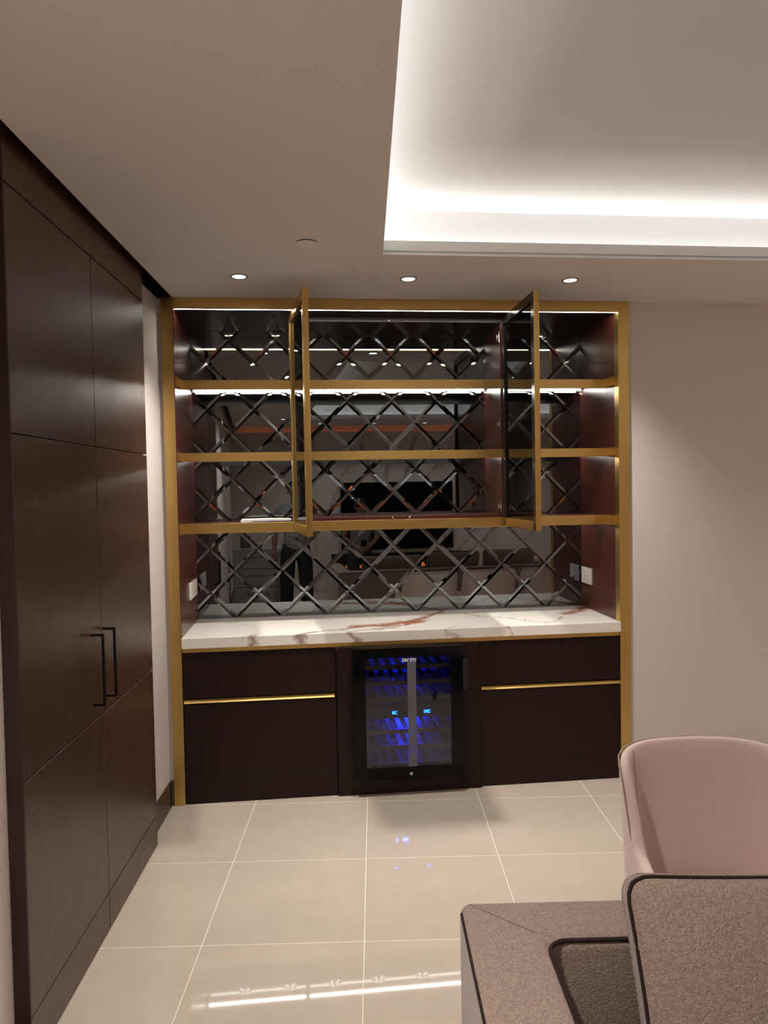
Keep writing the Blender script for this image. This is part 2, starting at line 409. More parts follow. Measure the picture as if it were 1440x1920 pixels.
for i, x in enumerate((.95, 1.78, 2.58, 3.4, 4.2)):
    downlight(x, -6.15, ['first', 'second', 'third', 'fourth', 'fifth'][i] + ' round downlight from the left in the soffit by the television wall', 'downlights by the television wall', 55, cone=110)
for i, (x, y) in enumerate(((.36, -3.15), (.41, -5.40), (5.35, -1.6), (5.35, -4.3))):  # the two right soffit lamps are unseen, added to brighten the room
    downlight(x, y, ['round downlight in the left soffit above the photographer', 'round downlight in the left soffit nearer the television wall', 'unseen round downlight added in the right soffit nearer the bar cabinet', 'unseen round downlight added in the right soffit nearer the television wall'][i], 'side soffit downlights', (170, 60, 170, 120)[i], cone=140)
o = lathe('ceiling_cover_plate', [(.0001, -.0068), (.041, -.0068), (.0455, -.0060), (.046, -.0045), (.0001, -.004)], paint('cover_paint', (.84, .81, .79)), None, 40)
lathe('neck', [(.0001, -.0039), (.043, -.0039), (.043, 0)], M_SLOT, o, 32)  # black ring paints the shadow gap between plate and ceiling
o.location = (.758, -.87, H); tag(o, 'blank round white cover plate on the ceiling left of the recess', 'cover plate')

# ================================================================== WARDROBE (left)
W0 = -.42; WL = 1.323; WS = .660
ward = thing('wardrobe', 'tall dark brown veneered wardrobe with double doors along the left wall', 'wardrobe', (xw(W0), W0, 0), WA)
D = -.046; g = .0020
box('carcass', D, -.020, -WL + .001, -.001, 0.0, H + .05, M_SLOT, ward)
# side facing the camera
box('end_panel', D, -.0005, -WL - .004, -WL + .0005, 0, H + .05, M_WARDSIDE, ward)
def wpanel(nm, y0, y1, z0, z1): return box(nm, -.019, 0, y0 + g, y1 - g, z0 + g, z1 - g, M_WARD, ward, .0012, 1)
wpanel('fascia', -WL, 0, 2.558, H + .06)
for (y0, y1) in ((-WL, -WS), (-WS, 0)):
    wpanel('upper_door', y0, y1, 1.849, 2.558); wpanel('lower_door', y0, y1, .145, .841)
    wpanel('plinth', y0, y1, 0.001, .145)
    dd = wpanel('middle_door', y0, y1, .841, 1.849)
    hy = (y1 - .100) if y1 < -.1 else (y0 + .024)
    hd = boxes('handle', [(.036, .046, hy - .005, hy + .005, .895, 1.162), (0, .040, hy - .005, hy + .005, .895, .905), (0, .040, hy - .005, hy + .005, 1.152, 1.162)], M_BLACKMETAL, dd, .001, 1)

# ================================================================== BAR CABINET
W = 2.54; XL, XRR = .0605, 2.4814; YM = .583; ZC = .8965
frame = thing('brass_surround', 'brushed brass surround framing the whole bar cabinet from floor to ceiling', 'frame', (0, 0, 0))
def mitred(name, pts, y0, y1, m):
    n = len(pts); vs_ = [(x, y0, z) for x, z in pts] + [(x, y1, z) for x, z in pts]
    fs = [tuple(range(n)), tuple(range(2 * n - 1, n - 1, -1))] + [(i, n + i, n + (i + 1) % n, (i + 1) % n) for i in range(n)]
    o = meshobj(name, vs_, fs, m, frame); bm = bmesh.new(); bm.from_mesh(o.data); bmesh.ops.recalc_face_normals(bm, faces=bm.faces); bm.to_mesh(o.data); bm.free()
    return o
ZF = H - .0008
mitred('frame_post', [(0, 0.0005), (.0575, 0.0005), (.0575, 2.634), (0, ZF)], 0, .055, M_BRASSV)
mitred('frame_post', [(W, 0.0005), (W - .0605, 0.0005), (W - .0605, 2.634), (W, ZF)], 0, .055, M_BRASSV)
mitred('frame_top', [(.0003, ZF), (.0578, 2.6345), (W - .0608, 2.6345), (W - .0003, ZF)], 0, .020, M_BRASS)

cab = thing('display_cabinet', 'open mahogany bar shelving with brass shelf edges and two open smoked glass doors', 'cabinet', (0, 0, 0))
box('side_panel', XL - .018, XL, .0555, YM + .01, ZC + .0005, 2.655, M_RED, cab)
box('side_panel', XRR, XRR + .018, .0555, YM + .01, ZC + .0005, 2.655, M_RED, cab)
box('side_trim', XL - .003, XL, .0005, .0555, ZC + .0005, 2.634, M_RED, cab)
box('side_trim', XRR - .0012, XRR, .0005, .0555, ZC + .0005, 2.634, M_RED, cab)
box('top_panel', XL, XRR, .045, YM, 2.638, 2.655, M_DARKIN, cab)
box('top_panel', XL, XRR, .021, .045, 2.650, 2.655, M_DARKIN, cab)
DXL0, DXL1, DXR0, DXR1 = .657, .676, 1.857, 1.876
YF = .19
for a, b in ((DXL0, DXL1), (DXR0, DXR1)): box('divider', a, b, YF + .001, YM - .0005, 1.4965, 2.6375, M_RED, cab)
box('inner_top', DXL1, DXR0, YF, YM - .0005, 2.613, 2.6375, M_DARKIN, cab)
# shelves: thin board, deep brass lip, LED tape at the back
LV = [(2.237, 2.288), (1.838, 1.887), (1.440, 1.495)]
for li, (z0, z1) in enumerate(LV):
    for bi, (a, b) in enumerate(((XL, DXL0), (DXL1, DXR0), (DXR1, XRR))):
        if li == 2 and bi == 0: a, b = XL, DXL1
        if li == 2 and bi == 2: a, b = DXR0, XRR
        zz1 = z1 + (.018 if (li == 2 and bi == 1) else 0)
        s = box('shelf', a + .0003, b - .0003, YF + .0125, YM - .0065, z1 - .014, zz1 - .0005, M_RED, cab)
        la, lb = (a, b) if li == 2 else ((a, DXL1 if bi == 0 else b) if bi < 2 else (DXR0, b))
        if li < 2 and bi == 0: lb = DXL0
        if li < 2 and bi == 1: la, lb = DXL0, DXR0
        if li < 2 and bi == 2: la = DXR0
        box('shelf_edge', la + .0003, lb - .0003, YF - .001 if la != a or lb != b else YF, YF + .004, z0, z1, M_BRASS, s, .0006, 1)
        box('edge_backing', a + .0004, b - .0004, YF + .0041, YF + .012, z0 + .0005, z1 - .0005, M_DARKIN, s)
        st_ = box('light_strip', a + .012, b - .012, .529, .541, z1 - .0185, z1 - .0142, M_LED, s)
    # brass bands on the side panels between frame and shelf edge
    box('side_band', XL - .0005, XL + .0025, .021, YF - .0005, z0, z1, M_BRASS, cab)
    box('side_band', XRR - .0025, XRR + .0005, .021, YF - .0005, z0, z1, M_BRASS, cab)
box('top_light_strip', XL + .004, XRR - .004, .0215, .038, 2.637, 2.6495, M_LED, cab)
box('screw_catch', 1.213, 1.223, YF - .004, YF, 1.500, 1.510, M_CHROME, cab, .002); box('screw_catch', 1.312, 1.322, YF - .004, YF, 1.500, 1.510, M_CHROME, cab, .002)
box('screw_catch', 1.214, 1.222, YF - .004, YF, 2.616, 2.626, M_CHROME, cab, .002); box('screw_catch', 1.312, 1.320, YF - .004, YF, 2.616, 2.626, M_CHROME, cab, .002)

# --- bevelled mirror tiles
def clip(poly, axis, lim, keep_less):
    out = []
    for i in range(len(poly)):
        p, q = poly[i], poly[(i + 1) % len(poly)]
        ip = (p[axis] <= lim + 1e-9) if keep_less else (p[axis] >= lim - 1e-9)
        iq = (q[axis] <= lim + 1e-9) if keep_less else (q[axis] >= lim - 1e-9)
        if ip: out.append(p)
        if ip != iq:
            t = (lim - p[axis]) / (q[axis] - p[axis]); out.append((p[0] + t * (q[0] - p[0]), p[1] + t * (q[1] - p[1])))
    return out
def clipr(poly, r):
    for ax, lim, k in ((0, r[0], False), (0, r[1], True), (1, r[2], False), (1, r[3], True)):
        if len(poly) < 3: return []
        poly = clip(poly, ax, lim, k)
    res = []
    for p in poly:
        if not res or math.hypot(p[0] - res[-1][0], p[1] - res[-1][1]) > 1e-6: res.append(p)
    if len(res) > 1 and math.hypot(res[0][0] - res[-1][0], res[0][1] - res[-1][1]) < 1e-6: res.pop()
    return res if len(res) > 2 else []
BEV, BD, GAP = .019, .0016, .0006
FULL = {}
def mirror_panel(name, rect, org, h, parent, asthing=None):
    x0, x1, z0, z1 = rect
    bp = box(name, x0, x1, YM, YM + .008, z0, z1, M_MIRBACK, parent)
    if asthing: tag(bp, *asthing)
    n = 0
    for i in range(-24, 25):
        for j in range(-24, 25):
            if (i + j) % 2: continue
            # tile centres lie between the lattice nodes
            cx_, cz_ = org[0] + h * (i + 1), org[1] + h * j
            if cx_ + h < x0 or cx_ - h > x1 or cz_ + h < z0 or cz_ - h > z1: continue
            r = (x0 - cx_ + .0004, x1 - cx_ - .0004, z0 - cz_ + .0004, z1 - cz_ - .0004)
            ho = h - GAP; hi = ho - BEV
            dia = lambda a: [(a, 0), (0, a), (-a, 0), (0, -a)]
            full = r[0] <= -ho and r[1] >= ho and r[2] <= -ho and r[3] >= ho
            key = round(h, 4)
            if full and key in FULL: me = FULL[key]
            else:
                polys = []
                P = clipr(dia(hi), r)
                if P: polys.append(P)
                A, B = dia(ho), dia(hi)
                for k in range(4):
                    Q = clipr([A[k], A[(k + 1) % 4], B[(k + 1) % 4], B[k]], r)
                    if Q: polys.append(Q)
                if not polys: continue
                vs_, fs, idx = [], [], {}
                for P in polys:
                    f = []
                    for p in P:
                        kx = (round(p[0], 5), round(p[1], 5))
                        if kx not in idx:
                            L1 = abs(p[0]) + abs(p[1]); y = -.0012 - BD * min(1, max(0, (ho - L1) / BEV))
                            idx[kx] = len(vs_); vs_.append((p[0], y, p[1]))
                        if idx[kx] not in f: f.append(idx[kx])
                    if len(f) > 2: fs.append(tuple(f))
                if max(v[0] for v in vs_) - min(v[0] for v in vs_) < .004 or max(v[2] for v in vs_) - min(v[2] for v in vs_) < .004: continue
                me = bpy.data.meshes.new('mirror_tile'); me.from_pydata(vs_, [], fs); me.update(); me.materials.append(M_MIRROR)
                bm = bmesh.new(); bm.from_mesh(me); bmesh.ops.recalc_face_normals(bm, faces=bm.faces)
                if sum(f.normal.y * f.calc_area() for f in bm.faces) > 0: bmesh.ops.reverse_faces(bm, faces=bm.faces[:])
                bm.to_mesh(me); bm.free()
                if full: FULL[key] = me
            o = link(bpy.data.objects.new('mirror_tile', me), bp); o.location = (cx_, YM, cz_); n += 1
    return bp
mirror_panel('mirror_panel', (XL, DXL0, 1.4955, 2.6375), (.144, 2.170), .1405, cab)
mirror_panel('mirror_panel', (DXL1, DXR0, 1.4955, 2.6125), (.852, 1.517), .1397, cab)
mirror_panel('mirror_panel', (DXR1, XRR, 1.4955, 2.6375), (2.245, 2.592), .1395, cab)
mirror_panel('mirror_splashback', (XL, XRR, ZC + .0005, 1.4945), (.148, 1.043), .1396, None,
             ('grey diamond-pattern mirror splashback above the marble worktop and below the lowest shelf', 'mirror'))

# --- smoked glass doors
def cab_door(hx, hy, ang, side):
    """side=+1: leaf runs to +x from the hinge when closed. local y: 0 inner face, -t outer face"""
    d = empty('cabinet_door', cab, (hx, hy, 0), ang)
    w_, t_, z0, z1, st = .598, .028, 1.4475, 2.6365, .045
    s = side
    def bx(nm, a, b, y0, y1, za, zb, m, par=d, bevel=.0008): return box(nm, min(a * s, b * s), max(a * s, b * s), y0, y1, za, zb, m, par, bevel, 1)
    # outer brass frame, dark inner frame
    for nm, a, b, za, zb in (('stile', 0, st, z0, z1), ('stile', w_ - st, w_, z0, z1), ('rail', st, w_ - st, z0, z0 + st), ('rail', st, w_ - st, z1 - st, z1)):
        o = bx(nm, a, b, -t_, -.0165, za, zb, M_BRASSV if nm == 'stile' else M_BRASS)
        low = nm == 'rail' and za == z0
        bx('inner_face', max(a, .002), min(b, w_ - .002), -.0160, 0, max(za, z0 + .002), min(zb, z1 - .002), M_BRASS if low else M_DARKIN, o, 0)
        if nm == 'stile':
            ex = (0, .0018) if a == 0 else (w_ - .0018, w_)
            bx('edge_strip', ex[0], ex[1], -.0163, 0, z0, z1, M_BRASSV, o, 0)
        else:
            ez = (z0, z0 + .0018) if low else (z1 - .0018, z1)
            bx('edge_strip', .002, w_ - .002, -.0163, 0, ez[0], ez[1], M_BRASS, o, 0)
    bx('glass_pane', st - .004, w_ - st + .004, -.016, -.011, z0 + st - .004, z1 - st + .004, M_DGLASS, d, 0)
    bx('knob', w_ - .020, w_ - .014, 0, .004, z1 - .020, z1 - .014, M_CHROME)
    bx('knob', w_ - .020, w_ - .014, 0, .004, z0 + .030, z0 + .036, M_CHROME)
    return d
dL = cab_door(.681, YF - .0005, -math.radians(82.2), 1)
dR = cab_door(1.8655, YF - .0005, math.radians(90), -1)
for z in (2.535, 2.035, 1.555):
    for sx, xx in ((1, DXL1), (-1, DXR0)):
        h_ = boxes('hinge', [tuple(sorted((xx, xx + sx * .004))) + (YF + .006, YF + .014, z - .033, z + .033),
                             tuple(sorted((xx, xx + sx * .014))) + (YF + .014, YF + .045, z - .010, z + .010),
                             tuple(sorted((xx, xx + sx * .007))) + (YF + .045, YF + .070, z - .014, z + .014)], M_CHROME, cab, .001, 1)

# --- magazine on the lowest shelf
mg = thing('magazine', 'white folded magazine lying on the lowest shelf left of the open door', 'magazine', (.36, .25, 1.4955), math.radians(3))
vs_, fs = [], []
prof = []
for k in range(9):
    a = math.pi / 2 + math.pi * k / 8; prof.append((.006 + .006 * math.cos(a) * 1.3, .007 + .0065 * math.sin(a)))
prof = [(.285, .0125)] + [(.15, .0150)] + prof + [(.15, .001), (.285, .001)]
n = len(prof)
for y in (0, .19): vs_ += [(x, y + .02 * (x / .285), z) for x, z in prof]
fs = [tuple(range(n))[::-1], tuple(range(n, 2 * n))] + [(i, (i + 1) % n, n + (i + 1) % n, n + i) for i in range(n)]
meshobj('cover', vs_, fs, M_PAPER, mg)
box('page_block', .02, .283, .004, .186, .0032, .0108, mat('page_grey', (.6, .58, .6), .7), mg)

# --- worktop
wt = box('worktop', XL - .002, XRR + .002, -.002, YM - .0015, .8405, ZC, M_MARBLE, None, .002, 2)
tag(wt, 'white marble worktop with rust and brown veins under the mirror splashback', 'worktop')

# --- base cabinets
def base_cab(x0, x1, label, mirrorgap):
    t = thing('base_cabinet', label, 'cabinet', (0, 0, 0), 0, 'base cabinets')
    e = .0015
    box('body', x0 + .001, x1 - .001, .034, .56, .002, .815, M_BASE, t)
    box('plinth', x0 + e, x1 - e, .012, .034, .001, .138, M_BASE, t, .0008, 1)
    dr = box('door', x0 + e, x1 - e, .012, .034, .1395, .540, M_BASE, t, .0008, 1)
    dw = box('drawer', x0 + e, x1 - e, .010, .034, .571, .813, M_BASE, t, .0008, 1)
    a, b = (x0 + e, x1 - .010) if mirrorgap else (x0 + .010, x1 - e)
    # brass finger-pull channel: sloping strip
    vs_ = [(a, .014, .541), (b, .014, .541), (b, .008, .545), (a, .008, .545), (b, .022, .563), (a, .022, .563), (a, .033, .563), (b, .033, .563), (a, .033, .541), (b, .033, .541)]
    o = meshobj('finger_pull', vs_, [(0, 1, 2, 3), (3, 2, 4, 5), (5, 4, 7, 6), (6, 7, 9, 8), (8, 9, 1, 0), (0, 3, 5, 6, 8), (1, 9, 7, 4, 2)], M_BRASS, dr)
    return t
base_cab(XL - .001, .8735, 'dark espresso base cabinet left of the wine cooler', True)
base_cab(1.6685, XRR + .001, 'dark espresso base cabinet right of the wine cooler', False)
o = box('brass_channel', XL, XRR, .014, .05, .8165, .8395, M_BRASS, None); tag(o, 'thin brass channel running under the front edge of the marble worktop', 'channel')

hs = thing('cooler_housing', 'dark espresso surround panel built around the wine cooler', 'panel', (0, 0, 0))
CXA, CXB = .972, 1.558; CZA, CZB = .094, .806
box('stile', .8752, CXA, -.004, .018, .001, .815, M_BASE, hs, .0008, 1); box('stile', CXB, 1.6668, -.004, .018, .001, .815, M_BASE, hs, .0008, 1)
box('rail', CXA + .0005, CXB - .0005, -.004, .018, .001, CZA, M_BASE, hs, .0008, 1); box('rail', CXA + .0005, CXB - .0005, -.004, .018, CZB, .815, M_BASE, hs, .0008, 1)
box('brass_tab', .8738, .8760, -.005, .012, .800, .836, M_BRASS, hs)

# --- wine cooler
wc = thing('wine_cooler', 'black glass-door wine cooler glowing blue inside under the worktop', 'wine cooler', (0, 0, 0))
bx0, bx1, bz0, bz1, by1 = .985, 1.545, .10, .80, .54
bodym = mat('cooler_liner', (.028, .028, .032), .5)
boxes('body', [(bx0, bx0 + .02, .0, by1, bz0, bz1), (bx1 - .02, bx1, .0, by1, bz0, bz1), (bx0 + .02, bx1 - .02, .0, by1, bz0, bz0 + .02), (bx0 + .02, bx1 - .02, 0, by1, bz1 - .02, bz1),
               (bx0 + .02, bx1 - .02, by1 - .02, by1, bz0 + .02, bz1 - .02)], bodym, wc)
dx0, dx1, dz0, dz1 = .966, 1.562, .089, .811; gx0, gx1, gz0, gz1 = 1.028, 1.497, .156, .758
cd = boxes('door_frame', [(dx0, gx0, -.044, -.006, dz0, dz1), (gx1, dx1, -.044, -.006, dz0, dz1), (gx0, gx1, -.044, -.006, dz0, gz0), (gx0, gx1, -.044, -.006, gz1, dz1)], M_BLACKGLOSS, wc)
box('glass_pane', gx0, gx1, -.040, -.034, gz0, gz1, M_CGLASS, cd)
box('handle', 1.5625, 1.594, -.040, -.012, .567, .737, M_BLACK, cd, .003)
box('hinge_bracket', 1.071, 1.144, -.040, -.010, .080, .0885, M_BLACK, cd, .001)
lathe('lock', [(.0001, 0), (.003, 0), (.0035, .002), (.0085, .002), (.009, 0), (.009, -.004)], M_CHROME, cd, 24, 'Y', (1.269, -.0465, .121)).scale = (1, 1, 1)
# frosted film strip on the glass
film = bpy.data.materials.new('frosted_film'); film.use_nodes = True; t_ = film.node_tree; t_.nodes.clear()
oo = t_.nodes.new('ShaderNodeOutputMaterial'); mx = t_.nodes.new('ShaderNodeMixShader'); mx.inputs[0].default_value = .62
a_ = t_.nodes.new('ShaderNodeBsdfTranslucent'); a_.inputs[0].default_value = (.75, .75, .8, 1); b_ = t_.nodes.new('ShaderNodeBsdfDiffuse'); b_.inputs[0].default_value = (.20, .20, .225, 1)
t_.links.new(a_.outputs[0], mx.inputs[1]); t_.links.new(b_.outputs[0], mx.inputs[2]); t_.links.new(mx.outputs[0], oo.inputs[0])
box('film_strip', 1.257, 1.304, -.0415, -.0405, .157, .731, film, cd)
lg = text('logo', 'terim', .036, M_LOGO, cd, (1.264, -.0412, .744), (math.pi / 2, 0, 0), .45, .0003, bold=.0003)
slatm = wood('rack_beech', (.20, .155, .12), (.26, .205, .16), .5, grain=(3, 30, 30))
slat2 = mat('rack_slat_wood', (.10, .09, .085), .5)
for z1 in (.701, .613, .524, .343, .255, .155):
    rk = box('rack', gx0 - .015, gx1 + .015, .02, .045, z1 - .024, z1, slatm, wc, .001, 1)
    sm = None
    for k in range(8):
        xa = gx0 + .012 + k * .0575
        if sm is None: o = box('slat', 0, .026, .0455, .43, -.018, -.004, slat2, rk); sm = o.data
        else: o = link(bpy.data.objects.new('slat', sm), rk)
        o.location = (xa, 0, z1)
    box('slat', gx0 - .01, gx1 + .01, .431, .446, z1 - .022, z1, slat2, rk)
box('divider_panel', bx0 + .021, bx1 - .021, .03, .519, .405, .478, mat('divider_grey', (.05, .05, .055), .5), wc)
text('display', '8C', .023, M_DISPLAY, wc, (1.192, .0285, .434), (math.pi / 2, 0, 0), bold=.0009)
text('display', '18C', .023, M_DISPLAY, wc, (1.372, .0285, .434), (math.pi / 2, 0, 0), bold=.0009)
for nm, yy, z in (('upper', .38, .776), ('lower', .25, .402)):
    box('blue_light', 1.28 - (.13 if z > .5 else .06), 1.28 + (.13 if z > .5 else .06), yy, yy + .03, z - .005, z, M_BLUE, wc)
    L = bpy.data.lights.new('blue_lamp', 'AREA'); L.energy = 9.0 if z > .5 else 4.6; L.color = (.004, .02, 1.0); L.shape = 'RECTANGLE'; L.size = .26 if z > .5 else .12; L.size_y = .03
    lo = bpy.data.objects.new('blue_lamp', L); link(lo, wc); lo.location = (1.28, yy + .015, z - .0055)

box('added_light_baffle', bx0 + .021, bx1 - .021, .352, .358, .728, .7795, bodym, wc)  # added sheet that screens the upper blue lamp from the floor reflection

# --- sockets on the side panels
def socket(x, sx, y0, y1, z0, z1, label, two):
    t = thing('socket', label, 'socket', (x, (y0 + y1) / 2, z0))
    h = z1 - z0; wd = y1 - y0
    def b(nm, xa, xb, ya, yb, za, zb, m, par=t, bev=.001): return box(nm, min(xa * sx, xb * sx), max(xa * sx, xb * sx), ya, yb, za, zb, m, par, bev, 1)
    b('plate', .0005, .009, -wd / 2, wd / 2, 0, h, M_WHITEPL, t, .002)
    dark = mat('socket_slot', (.12, .11, .10), .5)
    cs = (-wd / 4, wd / 4) if two else (0,)
    for c in cs:
        b('socket_face', .009, .0112, c - .027, c + .027, .018, h - .018, M_WHITEPL)
        for dy, dz, a, e in ((0, .048, .003, .006), (-.011, .030, .005, .003), (.011, .030, .005, .003)): b('pin_slot', .0112, .0117, c + dy - a, c + dy + a, dz - e, dz + e, dark, t, 0)
        b('rocker', .0112, .0135, c + .012, c + .024, .058, .072, M_WHITEPL)
socket(XL, 1, .268, .520, 1.058, 1.155, 'white double socket on the left mahogany panel above the worktop', True)
socket(XRR, -1, .395, .562, 1.052, 1.154, 'white socket on the right mahogany panel above the worktop', False)

# ================================================================== SEATING
def rounded(name, x0, x1, y0, y1, z0, z1, m, parent, bev, seg=4): return box(name, x0, x1, y0, y1, z0, z1, m, parent, bev, seg, True)
so = thing('sofa', 'taupe woven sofa with dark piping standing with its back towards the bar cabinet', 'sofa', (1.037, -2.435, 0), TA)
SW, SD, SH, AT, BT = 2.45, .98, .810, .155, .140
up_ = [(0, -SD), (AT, -SD), (AT, -BT), (SW - AT, -BT), (SW - AT, -SD), (SW, -SD), (SW, 0), (0, 0)]
bm = bmesh.new(); lo_ = [bm.verts.new((x, y, .10)) for x, y in up_]; hi_ = [bm.verts.new((x, y, SH)) for x, y in up_]
bm.faces.new(lo_[::-1]); bm.faces.new(hi_)
for i in range(8): bm.faces.new((lo_[i], lo_[(i + 1) % 8], hi_[(i + 1) % 8], hi_[i]))
bmesh.ops.recalc_face_normals(bm, faces=bm.faces); bmesh.ops.bevel(bm, geom=bm.edges[:], offset=.024, segments=4, profile=.5, affect='EDGES')
me = bpy.data.meshes.new('back_and_arms'); bm.to_mesh(me); bm.free(); me.materials.append(M_TAUPE)
for p_ in me.polygons: p_.use_smooth = True
link(bpy.data.objects.new('back_and_arms', me), so)
rounded('seat_base', AT + .002, SW - AT - .002, -SD + .02, -BT - .002, .10, .26, M_TAUPE, so, .02)
sw3 = (SW - 2 * AT - .012) / 3
for k in range(3):
    rounded('seat_cushion', AT + .004 + k * (sw3 + .002), AT + .004 + k * (sw3 + .002) + sw3 - .002, -SD + .01, -BT - .006, .262, .44, M_TAUPE, so, .035)
e = .004
tube('piping', [(e, -SD + .02, SH - e - .008), (e, -.5, SH - e - .008), (e - .001, -.03, SH - e - .010), (.03, -e, SH - e - .010), (1.2, -e, SH - e - .008), (SW - .03, -e, SH - e - .008), (SW - e, -.03, SH - e - .008), (SW - e, -SD + .02, SH - e - .008)], .0036, M_PIPE, so)
ip = [(AT - e, -SD + .02, SH - e - .002), (AT - e, -.3, SH - e - .002), (AT - e, -BT - .035, SH - e - .002), (AT + .004, -BT - .014, SH - e - .001), (AT + .022, -BT + .002, SH - e - .001), (AT + .08, -BT + e, SH - e - .002), (1.2, -BT + e, SH - e - .002), (SW - AT - .08, -BT + e, SH - e - .002), (SW - AT - .005, -BT - .005, SH - e - .002), (SW - AT + e, -BT - .08, SH - e - .002), (SW - AT + e, -SD + .02, SH - e - .002)]
zp = SH - e - .002; rp = .04; xa_, xb_, yb_ = AT - e, SW - AT + e, -BT + e
ip = [(xa_, -SD + .02, zp), (xa_, -.4, zp)] + [(xa_ + rp - rp * math.cos(q * math.pi / 16), yb_ - rp + rp * math.sin(q * math.pi / 16), zp) for q in range(9)] + [(1.2, yb_, zp)] + [(xb_ - rp + rp * math.sin(q * math.pi / 16), yb_ - rp + rp * math.cos(q * math.pi / 16), zp) for q in range(9)] + [(xb_, -.4, zp), (xb_, -SD + .02, zp)]
tube('piping', ip, .0042, M_PIPE, so)
tube('mitre_seam', [(.02, -.018, SH - .0008), (.06, -.055, SH - .0002), (AT - .022, -BT + .022, SH - .0002)], .0010, mat('mitre_thread', (.10, .075, .062), .9), so, 6)
for x in (.08, SW - .08):
    for y in (-.08, -SD + .08): lathe('foot', [(.0001, 0), (.018, 0), (.028, .102), (.0001, .102)], M_LEG, so, 12, 'Z', (x, y, 0))
def cushion(name, label, loc, rz, tilt, w, h, bulge, edge, m, pipe, group=None, parent=None, roll=0.0):
    t = thing(name, label, 'cushion', loc, rz, group)
    vs_, fs = [], []; n = 36
    def prof(u, v):
        a = (1 - abs(u) ** 2.6) * (1 - abs(v) ** 2.6); return a ** .6
    def outl(u, v):
        # gentle pillow outline with rounded corners
        k = 1 - .035 * (1 - v * v) * abs(u) ** 3; q = 1 - .035 * (1 - u * u) * abs(v) ** 3
        r = .045
        x, z = u * w / 2 * k, v * h / 2 * q
        ax, az = abs(x) - (w / 2 - r), abs(z) - (h / 2 - r)
        if ax > 0 and az > 0:
            L = math.hypot(ax, az); mxx = max(ax, az)
            if L > 0: s_ = mxx / L; x = math.copysign(w / 2 - r + ax * s_, x); z = math.copysign(h / 2 - r + az * s_, z)
        return x, z
    for side in (-1, 1):
        for i in range(n + 1):
            for j in range(n + 1):
                u, v = -1 + 2 * i / n, -1 + 2 * j / n; x, z = outl(u, v)
                wr = .004 * math.sin(9 * u + 4 * v) * prof(u, v)
                vs_.append((x, side * (edge / 2 + bulge * prof(u, v) + wr), z + h / 2))
    K = (n + 1) ** 2
    for s_ in (0, 1):
        for i in range(n):
            for j in range(n):
                a = s_ * K + i * (n + 1) + j; q = (a, a + n + 1, a + n + 2, a + 1); fs.append(q if s_ == 0 else q[::-1])
    rim = [(i, 0) for i in range(n)] + [(n, j) for j in range(n)] + [(i, n) for i in range(n, 0, -1)] + [(0, j) for j in range(n, 0, -1)]
    idx = [i * (n + 1) + j for i, j in rim]
    for a in range(len(idx)):
        b = (a + 1) % len(idx); fs.append((idx[a], idx[b], K + idx[b], K + idx[a])[::-1])
    o = meshobj('cover', vs_, fs, m, t, True)
    for s_ in (0, 1):
        tube('piping', [vs_[s_ * K + k] for k in idx], .0036 if s_ == 0 else .0022, pipe if s_ == 0 else m, t, 6, True)
    t.rotation_euler = (-tilt, roll, rz); return t
def sl(x, y, z): # sofa-local to world
    return (1.037 + x * ct - y * st, -2.435 + x * st + y * ct, z)
cushion('back_cushion', 'taupe piped back cushion at the left end of the sofa, nearest the camera', sl(.615, -.37, .441), TA, math.radians(22), .66, .545, .055, .038, M_TAUPE, M_PIPE, 'sofa back cushions', roll=0)
cushion('back_cushion', 'taupe piped back cushion in the middle of the sofa', sl(1.30, -.33, .441), TA, math.radians(16), .60, .545, .055, .038, M_TAUPE, M_PIPE, 'sofa back cushions')
cushion('back_cushion', 'taupe piped back cushion at the right end of the sofa, seen in the mirror', sl(1.95, -.33, .441), TA, math.radians(15), .60, .55, .055, .038, M_TAUPE, M_PIPE, 'sofa back cushions')

